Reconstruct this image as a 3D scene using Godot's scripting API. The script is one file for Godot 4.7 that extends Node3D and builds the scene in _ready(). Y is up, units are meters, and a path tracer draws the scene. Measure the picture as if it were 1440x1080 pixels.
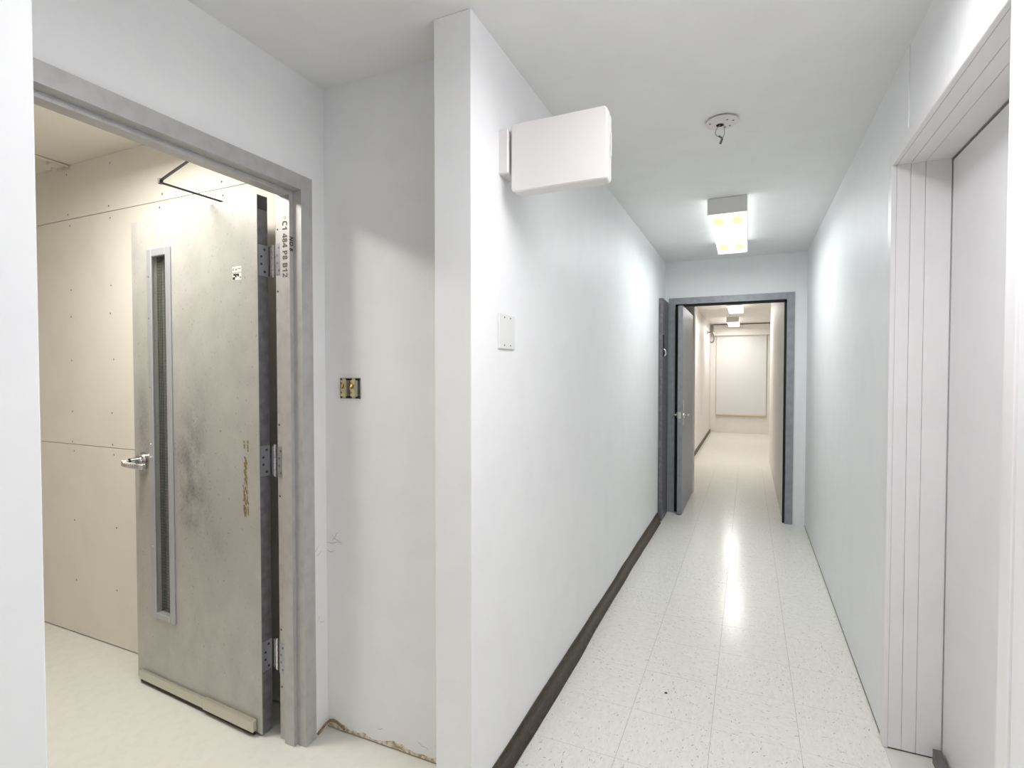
extends Node3D
# A white service corridor with a steel door standing open on the left.
# Helpers take d = distance down the corridor (Godot -z).

const H := 2.481
const XL := -0.7643      # corridor left wall face
const XR := 0.4758       # corridor right wall face
const XA := -1.503       # alcove side wall with the steel door
const DP := 1.4144       # end of the corridor left wall
const DA := 1.59         # alcove back wall
const DF := 5.4623       # far wall of the corridor

var M := {}
var rng := RandomNumberGenerator.new()
var uvx := Transform2D.IDENTITY
var used := {}


func V(x: float, y: float, d: float) -> Vector3:
	return Vector3(x, y, -d)

# ---------------------------------------------------------------- mesh helpers
func mb() -> SurfaceTool:
	var st := SurfaceTool.new()
	st.begin(Mesh.PRIMITIVE_TRIANGLES)
	st.set_smooth_group(-1)
	return st


func tri_uv(n: Vector3, p: Vector3) -> Vector2:
	var a := n.abs()
	var q: Vector2
	if a.x >= a.y and a.x >= a.z: q = Vector2(p.z, -p.y)
	elif a.y >= a.z: q = Vector2(p.x, p.z)
	else: q = Vector2(p.x, -p.y)
	return uvx * q


# convex polygon; "out" tells which side is the front
func face(st: SurfaceTool, pts: Array, out: Vector3, uvs: Array = []) -> void:
	var n := Vector3.ZERO
	for i in range(1, pts.size() - 1):
		n += (pts[i] - pts[0]).cross(pts[i + 1] - pts[0])
	var order := range(pts.size())
	if n.dot(out) > 0: order.reverse()
	for i in range(1, pts.size() - 1):
		for k in [order[0], order[i], order[i + 1]]:
			st.set_uv(uvs[k] if uvs.size() else tri_uv(out, pts[k]))
			st.add_vertex(pts[k])


func cbox(st: SurfaceTool, xf: Transform3D, size: Vector3, ch := 0.0) -> void:
	var h := size / 2.0
	var c: float = min(ch, min(h.x, min(h.y, h.z)) * 0.9)
	for a in 3:
		var b := (a + 1) % 3
		var e := (a + 2) % 3
		for s in [-1.0, 1.0]:
			var pts := []
			for q in [[-1, -1], [1, -1], [1, 1], [-1, 1]]:
				var v := Vector3.ZERO
				v[a] = s * h[a]; v[b] = q[0] * (h[b] - c); v[e] = q[1] * (h[e] - c)
				pts.append(xf * v)
			var n := Vector3.ZERO
			n[a] = s
			face(st, pts, xf.basis * n)
	if c <= 0.0: return
	for a in 3:                       # edges along axis a
		var b := (a + 1) % 3
		var e := (a + 2) % 3
		for sb in [-1.0, 1.0]:
			for se in [-1.0, 1.0]:
				var pts := []
				for q in [[-1.0, 0], [1.0, 0], [1.0, 1], [-1.0, 1]]:
					var v := Vector3.ZERO
					v[a] = q[0] * (h[a] - c)
					v[b] = sb * (h[b] - (c if q[1] else 0.0))
					v[e] = se * (h[e] - (0.0 if q[1] else c))
					pts.append(xf * v)
				var n := Vector3.ZERO
				n[b] = sb; n[e] = se
				face(st, pts, xf.basis * n)
	for sx in [-1.0, 1.0]:
		for sy in [-1.0, 1.0]:
			for sz in [-1.0, 1.0]:
				var s := Vector3(sx, sy, sz)
				var pts := []
				for k in 3:
					var v := s * (h - Vector3(c, c, c))
					v[k] = s[k] * h[k]
					pts.append(xf * v)
				face(st, pts, xf.basis * s)


func bx(st: SurfaceTool, x0: float, x1: float, y0: float, y1: float, d0: float, d1: float, ch := 0.0) -> void:
	cbox(st, Transform3D(Basis.IDENTITY, V((x0 + x1) / 2, (y0 + y1) / 2, (d0 + d1) / 2)), Vector3(absf(x1 - x0), absf(y1 - y0), absf(d1 - d0)), ch)


# outline in local XY pushed along local +Z from 0 to depth; the far end may be bevelled (convex outlines only)
func prism(st: SurfaceTool, xf: Transform3D, poly: PackedVector2Array, depth: float, bevel := 0.0) -> void:
	var n := poly.size()
	var mid := Vector2.ZERO
	for p in poly: mid += p / n
	var tris := Geometry2D.triangulate_polygon(poly)
	var ins := PackedVector2Array()
	for i in n:
		var p := poly[i]
		if bevel > 0.0:
			var e0 := (p - poly[(i + n - 1) % n]).normalized()
			var e1 := (poly[(i + 1) % n] - p).normalized()
			var nn := (Vector2(-e0.y, e0.x) + Vector2(-e1.y, e1.x)).normalized()
			if nn.dot(mid - p) < 0: nn = -nn
			p += nn * bevel
		ins.append(p)
	for t in range(0, tris.size(), 3):
		var lo := []
		var hi := []
		for k in 3:
			var a := poly[tris[t + k]]
			var b := ins[tris[t + k]]
			lo.append(xf * Vector3(a.x, a.y, 0)); hi.append(xf * Vector3(b.x, b.y, depth))
		face(st, lo, xf.basis * Vector3(0, 0, -1)); face(st, hi, xf.basis * Vector3(0, 0, 1))
	var ccw := not Geometry2D.is_polygon_clockwise(poly)
	for i in n:
		var j := (i + 1) % n
		var a := poly[i]
		var b := poly[j]
		var e := b - a
		var o2 := Vector2(e.y, -e.x) if ccw else Vector2(-e.y, e.x)
		var o := xf.basis * Vector3(o2.x, o2.y, 0)
		face(st, [xf * Vector3(a.x, a.y, 0), xf * Vector3(b.x, b.y, 0), xf * Vector3(b.x, b.y, depth - bevel), xf * Vector3(a.x, a.y, depth - bevel)], o)
		if bevel > 0.0:
			face(st, [xf * Vector3(a.x, a.y, depth - bevel), xf * Vector3(b.x, b.y, depth - bevel), xf * Vector3(ins[j].x, ins[j].y, depth), xf * Vector3(ins[i].x, ins[i].y, depth)], o + xf.basis * Vector3(0, 0, 0.5))


func rrect(w: float, h: float, r: float, seg := 5) -> PackedVector2Array:
	var out := PackedVector2Array()
	for q in 4:
		var c := Vector2((w / 2 - r) * [1, -1, -1, 1][q], (h / 2 - r) * [1, 1, -1, -1][q])
		for k in seg + 1:
			var a := PI / 2 * (q + float(k) / seg)
			out.append(c + Vector2(cos(a), sin(a)) * r)
	return out


# profile of (radius, height) pairs turned about local Y
func lathe(st: SurfaceTool, xf: Transform3D, prof: Array, seg := 20) -> void:
	for i in prof.size() - 1:
		st.set_smooth_group(i + 1)
		var p: Vector2 = prof[i]
		var q: Vector2 = prof[i + 1]
		var t := q - p
		for k in seg:
			var a0 := TAU * k / seg
			var a1 := TAU * (k + 1) / seg
			var am := (a0 + a1) / 2
			var n := Vector3(cos(am) * t.y, -t.x, sin(am) * t.y)
			var pts := []
			for c in [[p, a0], [q, a0], [q, a1], [p, a1]]:
				pts.append(xf * Vector3(c[0].x * cos(c[1]), c[0].y, c[0].x * sin(c[1])))
			if p.x < 1e-6: pts = [pts[0], pts[1], pts[2]]
			elif q.x < 1e-6: pts = [pts[0], pts[1], pts[3]]
			face(st, pts, xf.basis * n)
	st.set_smooth_group(-1)


func tube(st: SurfaceTool, path: Array, r: float, seg := 8) -> void:
	var rings := []
	var up := Vector3(0.31, 0.77, 0.55)
	for i in path.size():
		var t: Vector3 = (path[min(i + 1, path.size() - 1)] - path[max(i - 1, 0)]).normalized()
		var s := t.cross(up).normalized()
		up = s.cross(t).normalized()
		var ring := []
		for k in seg:
			var a := TAU * k / seg
			ring.append(path[i] + (s * cos(a) + up * sin(a)) * r)
		rings.append(ring)
	st.set_smooth_group(7)
	for i in path.size() - 1:
		for k in seg:
			var j := (k + 1) % seg
			var mid: Vector3 = (rings[i][k] + rings[i][j]) / 2 - path[i]
			face(st, [rings[i][k], rings[i][j], rings[i + 1][j], rings[i + 1][k]], mid)
	st.set_smooth_group(-1)
	face(st, rings[0], path[0] - path[1])
	face(st, rings[-1], path[-1] - path[-2])


func curve(pts: Array, n := 8) -> Array:
	var c := Curve3D.new()
	for i in pts.size():
		var t: Vector3 = (pts[min(i + 1, pts.size() - 1)] - pts[max(i - 1, 0)]) / 6.0
		c.add_point(pts[i], -t, t)
	var out := []
	for i in pts.size() - 1:
		for k in n: out.append(c.sample(i, float(k) / n))
	out.append(pts[-1])
	return out


# transform whose local Z points along "out" and local Y is up
func wallxf(at: Vector3, out: Vector3, up := Vector3.UP) -> Transform3D:
	var z := out.normalized()
	var x := up.cross(z).normalized()
	return Transform3D(Basis(x, z.cross(x), z), at)


# transform whose local Y points along "out" (for lathes)
func spinxf(at: Vector3, out: Vector3) -> Transform3D:
	var y := out.normalized()
	var x := y.cross(Vector3(0.3, 0.2, 0.93)).normalized()
	if absf(y.y) > 0.9: x = Vector3.RIGHT
	return Transform3D(Basis(x, y, x.cross(y)), at)

# ---------------------------------------------------------------- object helpers
func numbered(called: String) -> String:
	var k: int = used.get(called, -1) + 1
	used[called] = k
	return called if k == 0 else "%s_%03d" % [called, k]


func obj(called: String, st: SurfaceTool, m: Material, parent: Node = self) -> MeshInstance3D:
	st.generate_normals()
	st.generate_tangents()
	var o := MeshInstance3D.new()
	o.mesh = st.commit()
	o.mesh.surface_set_material(0, m)
	o.name = numbered(called) if parent == self else called
	parent.add_child(o, true)
	return o


func struct(called: String, st: SurfaceTool, m: Material) -> MeshInstance3D:
	var o := obj(called, st, m)
	o.set_meta("kind", "structure")
	return o


func group_struct(called: String, at := Vector3.ZERO) -> Node3D:
	var o := Node3D.new()
	o.name = numbered(called)
	add_child(o)
	o.position = at
	o.set_meta("kind", "structure")
	return o


func tag(o: Node, label: String, category: String, group := "") -> void:
	o.set_meta("label", label)
	o.set_meta("category", category)
	if group: o.set_meta("group", group)


func thing(called: String, label: String, category: String, xf := Transform3D.IDENTITY, group := "") -> Node3D:
	var o := Node3D.new()
	o.name = numbered(called)
	add_child(o)
	o.transform = xf
	tag(o, label, category, group)
	return o


func text(called: String, words: String, height: float, xf: Transform3D, m: Material, parent: Node, thin := 0.0006) -> MeshInstance3D:
	var t := TextMesh.new()
	var f := SystemFont.new()
	f.font_names = PackedStringArray(["Droid Sans"])
	f.font_weight = 700
	t.font = f
	t.text = words
	t.font_size = 64
	t.pixel_size = height / 46.0
	t.depth = thin
	t.material = m
	var o := MeshInstance3D.new()
	o.mesh = t
	o.name = called
	o.transform = xf
	parent.add_child(o, true)
	return o

# ---------------------------------------------------------------- materials
func mat(called: String, c: Color, rough := 0.6, metal := 0.0, spec := 0.5) -> StandardMaterial3D:
	var m := StandardMaterial3D.new()
	m.resource_name = called
	m.albedo_color = c
	m.roughness = rough
	m.metallic = metal
	m.metallic_specular = spec
	M[called] = m
	return m


func noise_tex(sd: int, freq: float, stops: Array, size := 512, oct := 4) -> NoiseTexture2D:
	var n := FastNoiseLite.new()
	n.seed = sd
	n.noise_type = FastNoiseLite.TYPE_SIMPLEX_SMOOTH
	n.frequency = freq
	n.fractal_octaves = oct
	var g := Gradient.new()
	g.offsets = PackedFloat32Array(); g.colors = PackedColorArray()
	var off := PackedFloat32Array()
	var col := PackedColorArray()
	for s in stops:
		off.append(s[0]); col.append(s[1])
	g.offsets = off; g.colors = col
	var t := NoiseTexture2D.new()
	t.width = size; t.height = size
	t.seamless = true
	t.noise = n
	t.color_ramp = g
	return t


func paint(called: String, c: Color, rough: float, sd: int, amount := 0.02, scale := 0.6) -> StandardMaterial3D:
	var m := mat(called, Color.WHITE, rough)
	m.albedo_texture = noise_tex(sd, 0.012, [[0.25, c.darkened(amount)], [0.5, c], [0.8, c.lightened(amount)]])
	m.uv1_triplanar = true
	m.uv1_world_triplanar = true
	m.uv1_scale = Vector3.ONE * scale
	return m


func stroke(im: Image, x: float, y: float, ang: float, len: float, w: float, c: Color, a: float) -> void:
	var sx := im.get_width()
	var sy := im.get_height()
	var dir := Vector2(cos(ang), sin(ang))
	for i in int(len) + 1:
		for k in range(int(ceil(w))):
			var p := Vector2(x, y) + dir * i + Vector2(-dir.y, dir.x) * (k - w / 2)
			var px := posmod(int(p.x), sx)
			var py := posmod(int(p.y), sy)
			var t := 1.0 - absf(2.0 * i / (len + 1.0) - 1.0) * 0.5
			im.set_pixel(px, py, im.get_pixel(px, py).lerp(c, a * t))


func vct_texture() -> ImageTexture:          # vinyl composition tile: pale ground with short streaks of chip
	rng.seed = 41
	var n := FastNoiseLite.new()
	n.seed = 9; n.frequency = 0.02; n.fractal_octaves = 4
	var base := Color(0.945, 0.936, 0.905)
	var im := Image.create(1024, 1024, false, Image.FORMAT_RGB8)
	for y in 1024:
		for x in 1024:
			var v := n.get_noise_2d(x * 0.6, y * 1.6) * 0.025
			im.set_pixel(x, y, Color(base.r + v, base.g + v, base.b + v * 1.2))
	for i in 2600:
		var c: Color = [Color(0.80, 0.78, 0.73), Color(0.84, 0.82, 0.77), Color(0.95, 0.95, 0.93), Color(0.78, 0.75, 0.68)][rng.randi() % 4]
		stroke(im, rng.randf() * 1024, rng.randf() * 1024, rng.randfn(0.12, 0.35), rng.randf_range(3, 20), rng.randf_range(1, 3), c, rng.randf_range(0.2, 0.6))
	for i in 420:
		var c: Color = [Color(0.42, 0.40, 0.37), Color(0.52, 0.47, 0.40), Color(0.35, 0.34, 0.34)][rng.randi() % 3]
		stroke(im, rng.randf() * 1024, rng.randf() * 1024, rng.randfn(0.15, 0.5), rng.randf_range(5, 19), rng.randf_range(1.5, 3.6), c, rng.randf_range(0.25, 0.8))
	return ImageTexture.create_from_image(im)


func door_texture() -> ImageTexture:         # grey primed steel: hand smudges, scuffs and small dents in the primer
	rng.seed = 77
	var n := FastNoiseLite.new()
	n.seed = 4; n.frequency = 0.012; n.fractal_octaves = 5
	var n2 := FastNoiseLite.new()
	n2.seed = 14; n2.frequency = 0.11; n2.fractal_octaves = 3
	var base := Color(0.735, 0.73, 0.715)
	var w := 512
	var h := 1024
	var im := Image.create(w, h, false, Image.FORMAT_RGB8)
	# u runs from hinge to lock edge, v from top to bottom
	var spots := [[0.52, 0.52, 0.13, 0.10, 0.30], [0.47, 0.45, 0.10, 0.07, 0.16], [0.50, 0.60, 0.12, 0.05, 0.18], [0.40, 0.36, 0.07, 0.05, 0.10], [0.30, 0.67, 0.06, 0.03, 0.12], [0.90, 0.48, 0.05, 0.10, 0.28], [0.93, 0.42, 0.06, 0.08, 0.16], [0.35, 0.62, 0.2, 0.1, 0.08]]
	for y in h:
		for x in w:
			var u := float(x) / w
			var v := float(y) / h
			var a := n.get_noise_2d(x, y)
			var b := n2.get_noise_2d(x, y)
			var s := 0.0
			for q in spots:
				var e: float = pow((u - q[0]) / q[2], 2) + pow((v - q[1]) / q[3], 2)
				if e < 6.0: s += 0.55 * q[4] * exp(-e) * clampf(0.75 + a * 1.3 + b * 0.35, 0.0, 1.6)
			s += maxf(0.0, b - 0.38) * 0.25
			var k := 1.0 + a * 0.05 - s
			im.set_pixel(x, y, Color(base.r * k, base.g * k, base.b * k * (1.0 + s * 0.06)))
	for i in 260:
		stroke(im, rng.randf() * w, rng.randf() * h, rng.randf() * TAU, rng.randf_range(1, 5), rng.randf_range(1, 2.5), Color(0.38, 0.37, 0.35), rng.randf_range(0.2, 0.55))
	for i in 40:
		stroke(im, rng.randf() * w, rng.randf() * h, rng.randfn(1.4, 0.5), rng.randf_range(8, 50), 1.0, Color(0.5, 0.49, 0.47), 0.25)
	for i in 60:
		stroke(im, rng.randfn(0.5, 0.12) * w, rng.randfn(0.56, 0.09) * h, rng.randf() * TAU, rng.randf_range(2, 7), rng.randf_range(1, 3), Color(0.34, 0.33, 0.33), rng.randf_range(0.2, 0.5))
	return ImageTexture.create_from_image(im)


func build_materials() -> void:
	paint("wall_paint", Color(0.955, 0.957, 0.96), 0.5, 3, 0.008)
	paint("ceiling_paint", Color(0.945, 0.946, 0.942), 0.7, 5, 0.008)
	paint("hall_paint", Color(0.945, 0.93, 0.91), 0.5, 6, 0.01)
	paint("trim_paint", Color(0.945, 0.938, 0.94), 0.38, 8, 0.008)
	paint("drywall", Color(0.92, 0.90, 0.865), 0.8, 10, 0.015, 0.4)
	paint("concrete", Color(0.90, 0.895, 0.865), 0.65, 12, 0.012, 2.6)
	mat("seam", Color(0.45, 0.42, 0.36), 0.9)
	mat("joint", Color(0.60, 0.585, 0.53), 0.9)
	mat("screw_head", Color(0.36, 0.33, 0.29), 0.6)
	mat("dark_chip", Color(0.13, 0.12, 0.105), 0.9)
	var t := mat("vct", Color.WHITE, 0.19, 0.0, 0.27)
	t.albedo_texture = vct_texture()
	M.frame_steel = paint("frame_steel", Color(0.74, 0.735, 0.73), 0.42, 21, 0.035, 2.2)
	M.frame_steel.metallic = 0.25
	M.far_steel = paint("far_steel", Color(0.60, 0.61, 0.63), 0.4, 22, 0.04, 2.0)
	M.far_steel.metallic = 0.2
	var d := mat("door_skin", Color.WHITE, 0.42, 0.3)
	d.albedo_texture = door_texture()
	d.uv1_scale = Vector3.ONE
	M.door_edge = paint("door_edge", Color(0.46, 0.45, 0.47), 0.45, 23, 0.08, 3.0)
	M.door_edge.metallic = 0.3
	mat("lite_trim", Color(0.70, 0.71, 0.73), 0.35, 0.4)
	mat("hinge_steel", Color(0.66, 0.67, 0.71), 0.32, 0.7)
	mat("chrome", Color(0.80, 0.79, 0.78), 0.16, 1.0)
	mat("dull_steel", Color(0.50, 0.49, 0.48), 0.4, 0.8)
	mat("aluminium", Color(0.80, 0.79, 0.74), 0.34, 0.6)
	mat("dark_steel", Color(0.27, 0.265, 0.265), 0.45, 0.5)
	var g := mat("wired_glass", Color(0.30, 0.42, 0.38, 0.08), 0.03)
	g.transparency = BaseMaterial3D.TRANSPARENCY_ALPHA
	mat("wire", Color(0.33, 0.28, 0.14), 0.5, 0.6)
	mat("black_rubber", Color(0.065, 0.06, 0.065), 0.6)
	var r := mat("base_rubber", Color.WHITE, 0.42)
	r.albedo_texture = noise_tex(31, 0.03, [[0.2, Color(0.15, 0.115, 0.07)], [0.5, Color(0.225, 0.188, 0.125)], [0.85, Color(0.305, 0.275, 0.19)]])
	r.uv1_triplanar = true; r.uv1_world_triplanar = true; r.uv1_scale = Vector3(1.2, 4, 1.2)
	mat("white_plastic", Color(0.90, 0.885, 0.88), 0.35)
	mat("plate_plastic", Color(0.905, 0.905, 0.90), 0.3)
	mat("fixture_enamel", Color(0.90, 0.895, 0.885), 0.4)
	mat("hole_shade", Color(0.03, 0.03, 0.03), 0.8)
	mat("brass", Color(0.62, 0.52, 0.28), 0.35, 0.8)
	mat("ivory_plastic", Color(0.82, 0.76, 0.58), 0.4)
	mat("grey_wire", Color(0.60, 0.60, 0.60), 0.5)
	mat("cable_white", Color(0.86, 0.84, 0.80), 0.5)
	mat("sticker", Color(0.89, 0.89, 0.87), 0.5)
	mat("ink", Color(0.16, 0.15, 0.14), 0.7)
	mat("ink_faint", Color(0.60, 0.60, 0.58), 0.7)
	mat("stamp_ink", Color(0.36, 0.35, 0.32), 0.7)
	mat("scuff", Color(0.60, 0.59, 0.58), 0.7)
	var a := mat("glue", Color.WHITE, 0.5)
	a.albedo_texture = noise_tex(51, 0.06, [[0.2, Color(0.42, 0.33, 0.20)], [0.55, Color(0.56, 0.48, 0.33)], [0.85, Color(0.68, 0.62, 0.48)]], 256)
	a.uv1_triplanar = true; a.uv1_world_triplanar = true; a.uv1_scale = Vector3.ONE * 6
	var a2 := mat("old_adhesive", Color.WHITE, 0.8)
	a2.albedo_texture = noise_tex(52, 0.05, [[0.25, Color(0.68, 0.59, 0.45)], [0.52, Color(0.85, 0.81, 0.74)], [0.8, Color(0.91, 0.89, 0.86)]], 256)
	a2.uv1_triplanar = true; a2.uv1_world_triplanar = true; a2.uv1_scale = Vector3.ONE * 3

# ---------------------------------------------------------------- camera and light
func setup_view() -> void:
	var cam := Camera3D.new()
	cam.name = "camera"
	add_child(cam)
	cam.position = Vector3(0, 1.4, 0)
	cam.rotation_degrees = Vector3(-1.329, 24.02, 0)
	cam.fov = 2.0 * rad_to_deg(atan(540.0 / 746.46))
	cam.near = 0.02
	cam.current = true
	var env := Environment.new()
	env.background_mode = Environment.BG_COLOR
	env.background_color = Color.BLACK
	env.tonemap_mode = Environment.TONE_MAPPER_LINEAR
	env.tonemap_exposure = 6.0
	env.sdfgi_enabled = true
	env.ssao_enabled = true
	env.ssil_enabled = true
	var we := WorldEnvironment.new()
	we.name = "environment"
	we.environment = env
	add_child(we)


# a surface-mounted fluorescent fixture running down the corridor: enamel pan and end caps, wrap lens, tube ends showing amber
func fixture(label: String, xm: float, d0: float, d1: float, tint: Color, energy: float, glow: float, amber := false) -> void:
	var w := 0.23
	var dm := (d0 + d1) / 2
	var L := d1 - d0
	var t := thing("ceiling_light", label, "light", Transform3D(Basis.IDENTITY, V(xm, H, dm)), "fluorescent ceiling lights")
	var st := mb()
	cbox(st, Transform3D(Basis.IDENTITY, Vector3(0, -0.008, 0)), Vector3(w - 0.01, 0.016, L - 0.004), 0.002)
	obj("pan", st, M.fixture_enamel, t)
	for s in [-1.0, 1.0]:
		st = mb()
		cbox(st, Transform3D(Basis.IDENTITY, Vector3(0, -0.05, s * (L / 2 - 0.006))), Vector3(w, 0.1, 0.012), 0.003)
		obj("end_cap", st, M.fixture_enamel, t)
	var lm := mat("lens_glow", Color(0.95, 0.95, 0.95), 0.4).duplicate() as StandardMaterial3D
	lm.resource_name = "lamp_lens"
	lm.emission_enabled = true
	lm.emission = tint
	lm.emission_energy_multiplier = glow
	st = mb()
	var poly := PackedVector2Array([Vector2(-w / 2 + 0.004, -0.017), Vector2(-w / 2 + 0.004, -0.082), Vector2(-w / 2 + 0.02, -0.098), Vector2(w / 2 - 0.02, -0.098), Vector2(w / 2 - 0.004, -0.082), Vector2(w / 2 - 0.004, -0.017)])
	prism(st, Transform3D(Basis.IDENTITY, Vector3(0, 0, -L / 2 + 0.0125)), poly, L - 0.025)
	var lens := obj("lamp_lens", st, lm, t)
	if amber:
		var am := mat("tube_end", Color(0.9, 0.8, 0.5), 0.4)
		am.resource_name = "lamp_tube_end"
		am.emission_enabled = true
		am.emission = Color(1.0, 0.91, 0.68)
		am.emission_energy_multiplier = 0.16
		for s in [-0.055, 0.055]:
			for e in [L / 2 - 0.20, -L / 2 + 0.25]:
				st = mb()
				lathe(st, Transform3D(Basis.from_scale(Vector3(0.034, 1, 0.10)), Vector3(s, -0.098, e)), [Vector2(1, 0.0), Vector2(0.8, -0.0015), Vector2(0.0, -0.0025)], 18)
				obj("tube_end", st, am, lens)
	var l := AreaLight3D.new()
	l.name = "lamp_light"
	t.add_child(l)
	l.position = Vector3(0, -0.106, 0)
	l.rotation_degrees = Vector3(-90, 0, 0)
	l.area_size = Vector2(w - 0.03, L - 0.05)
	l.light_color = tint
	l.light_energy = energy
	l.area_range = 14.0
	l.area_attenuation = 2.0
	l.shadow_enabled = true


func build_lights() -> void:
	fixture("white fluorescent ceiling light with amber tube ends in the narrow corridor", -0.132, 3.56, 4.80, Color(0.97, 0.995, 1.0), 0.185, 0.36, true)
	fixture("unseen white fluorescent ceiling light over the near end of the corridor", 0.10, 0.55, 1.52, Color(0.99, 0.985, 1.0), 0.26, 0.62)  # out of view, added to give the near walls their light
	fixture("added unseen fill light at the blind end of the corridor", -0.14, -4.4, -3.18, Color(0.985, 0.985, 1.0), 0.24, 0.4)  # added fill lamp behind the camera, never in view
	fixture("unseen fluorescent ceiling light inside the unfinished drywall room", -2.27, 0.62, 1.24, Color(1.0, 0.985, 0.95), 0.40, 0.5)  # unseen lamp, added to give the room its light
	fixture("fluorescent ceiling light just beyond the far doorway", -0.2, 8.55, 9.77, Color(1.0, 0.985, 0.965), 0.33, 0.35)
	fixture("fluorescent ceiling light before the white panel at the hall end", -0.3, 11.4, 12.62, Color(1.0, 0.985, 0.965), 0.32, 0.35)

# ---------------------------------------------------------------- the shell
func tile_grid(fl: Node3D, xs: Array, ds: Array, cache: Dictionary) -> void:
	var gap := 0.0005
	for i in xs.size() - 1:
		for j in ds.size() - 1:
			var w: float = xs[i + 1] - xs[i] - gap * 2
			var l: float = ds[j + 1] - ds[j] - gap * 2
			if w < 0.012 or l < 0.012: continue
			var kind := (i * 7 + j * 5 + (i * j) % 3) % 8
			var key := "%.3f_%.3f_%d" % [w, l, kind]
			var o: MeshInstance3D
			if not cache.has(key):
				var k := 1.0 / 0.72
				uvx = Transform2D(PI / 2 * (kind % 2), Vector2(kind * 0.137, kind * 0.371)) * Transform2D(Vector2(k, 0), Vector2(0, k), Vector2.ZERO)
				var st := mb()
				cbox(st, Transform3D(Basis.IDENTITY, Vector3(0, -0.0015, 0)), Vector3(w, 0.003, l), 0.0004)
				uvx = Transform2D.IDENTITY
				o = obj("tile", st, M.vct, fl)
				cache[key] = o.mesh
			else:
				o = MeshInstance3D.new()
				o.name = "tile"
				o.mesh = cache[key]
				fl.add_child(o, true)
			o.position = V((xs[i] + xs[i + 1]) / 2, 0, (ds[j] + ds[j + 1]) / 2)


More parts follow.
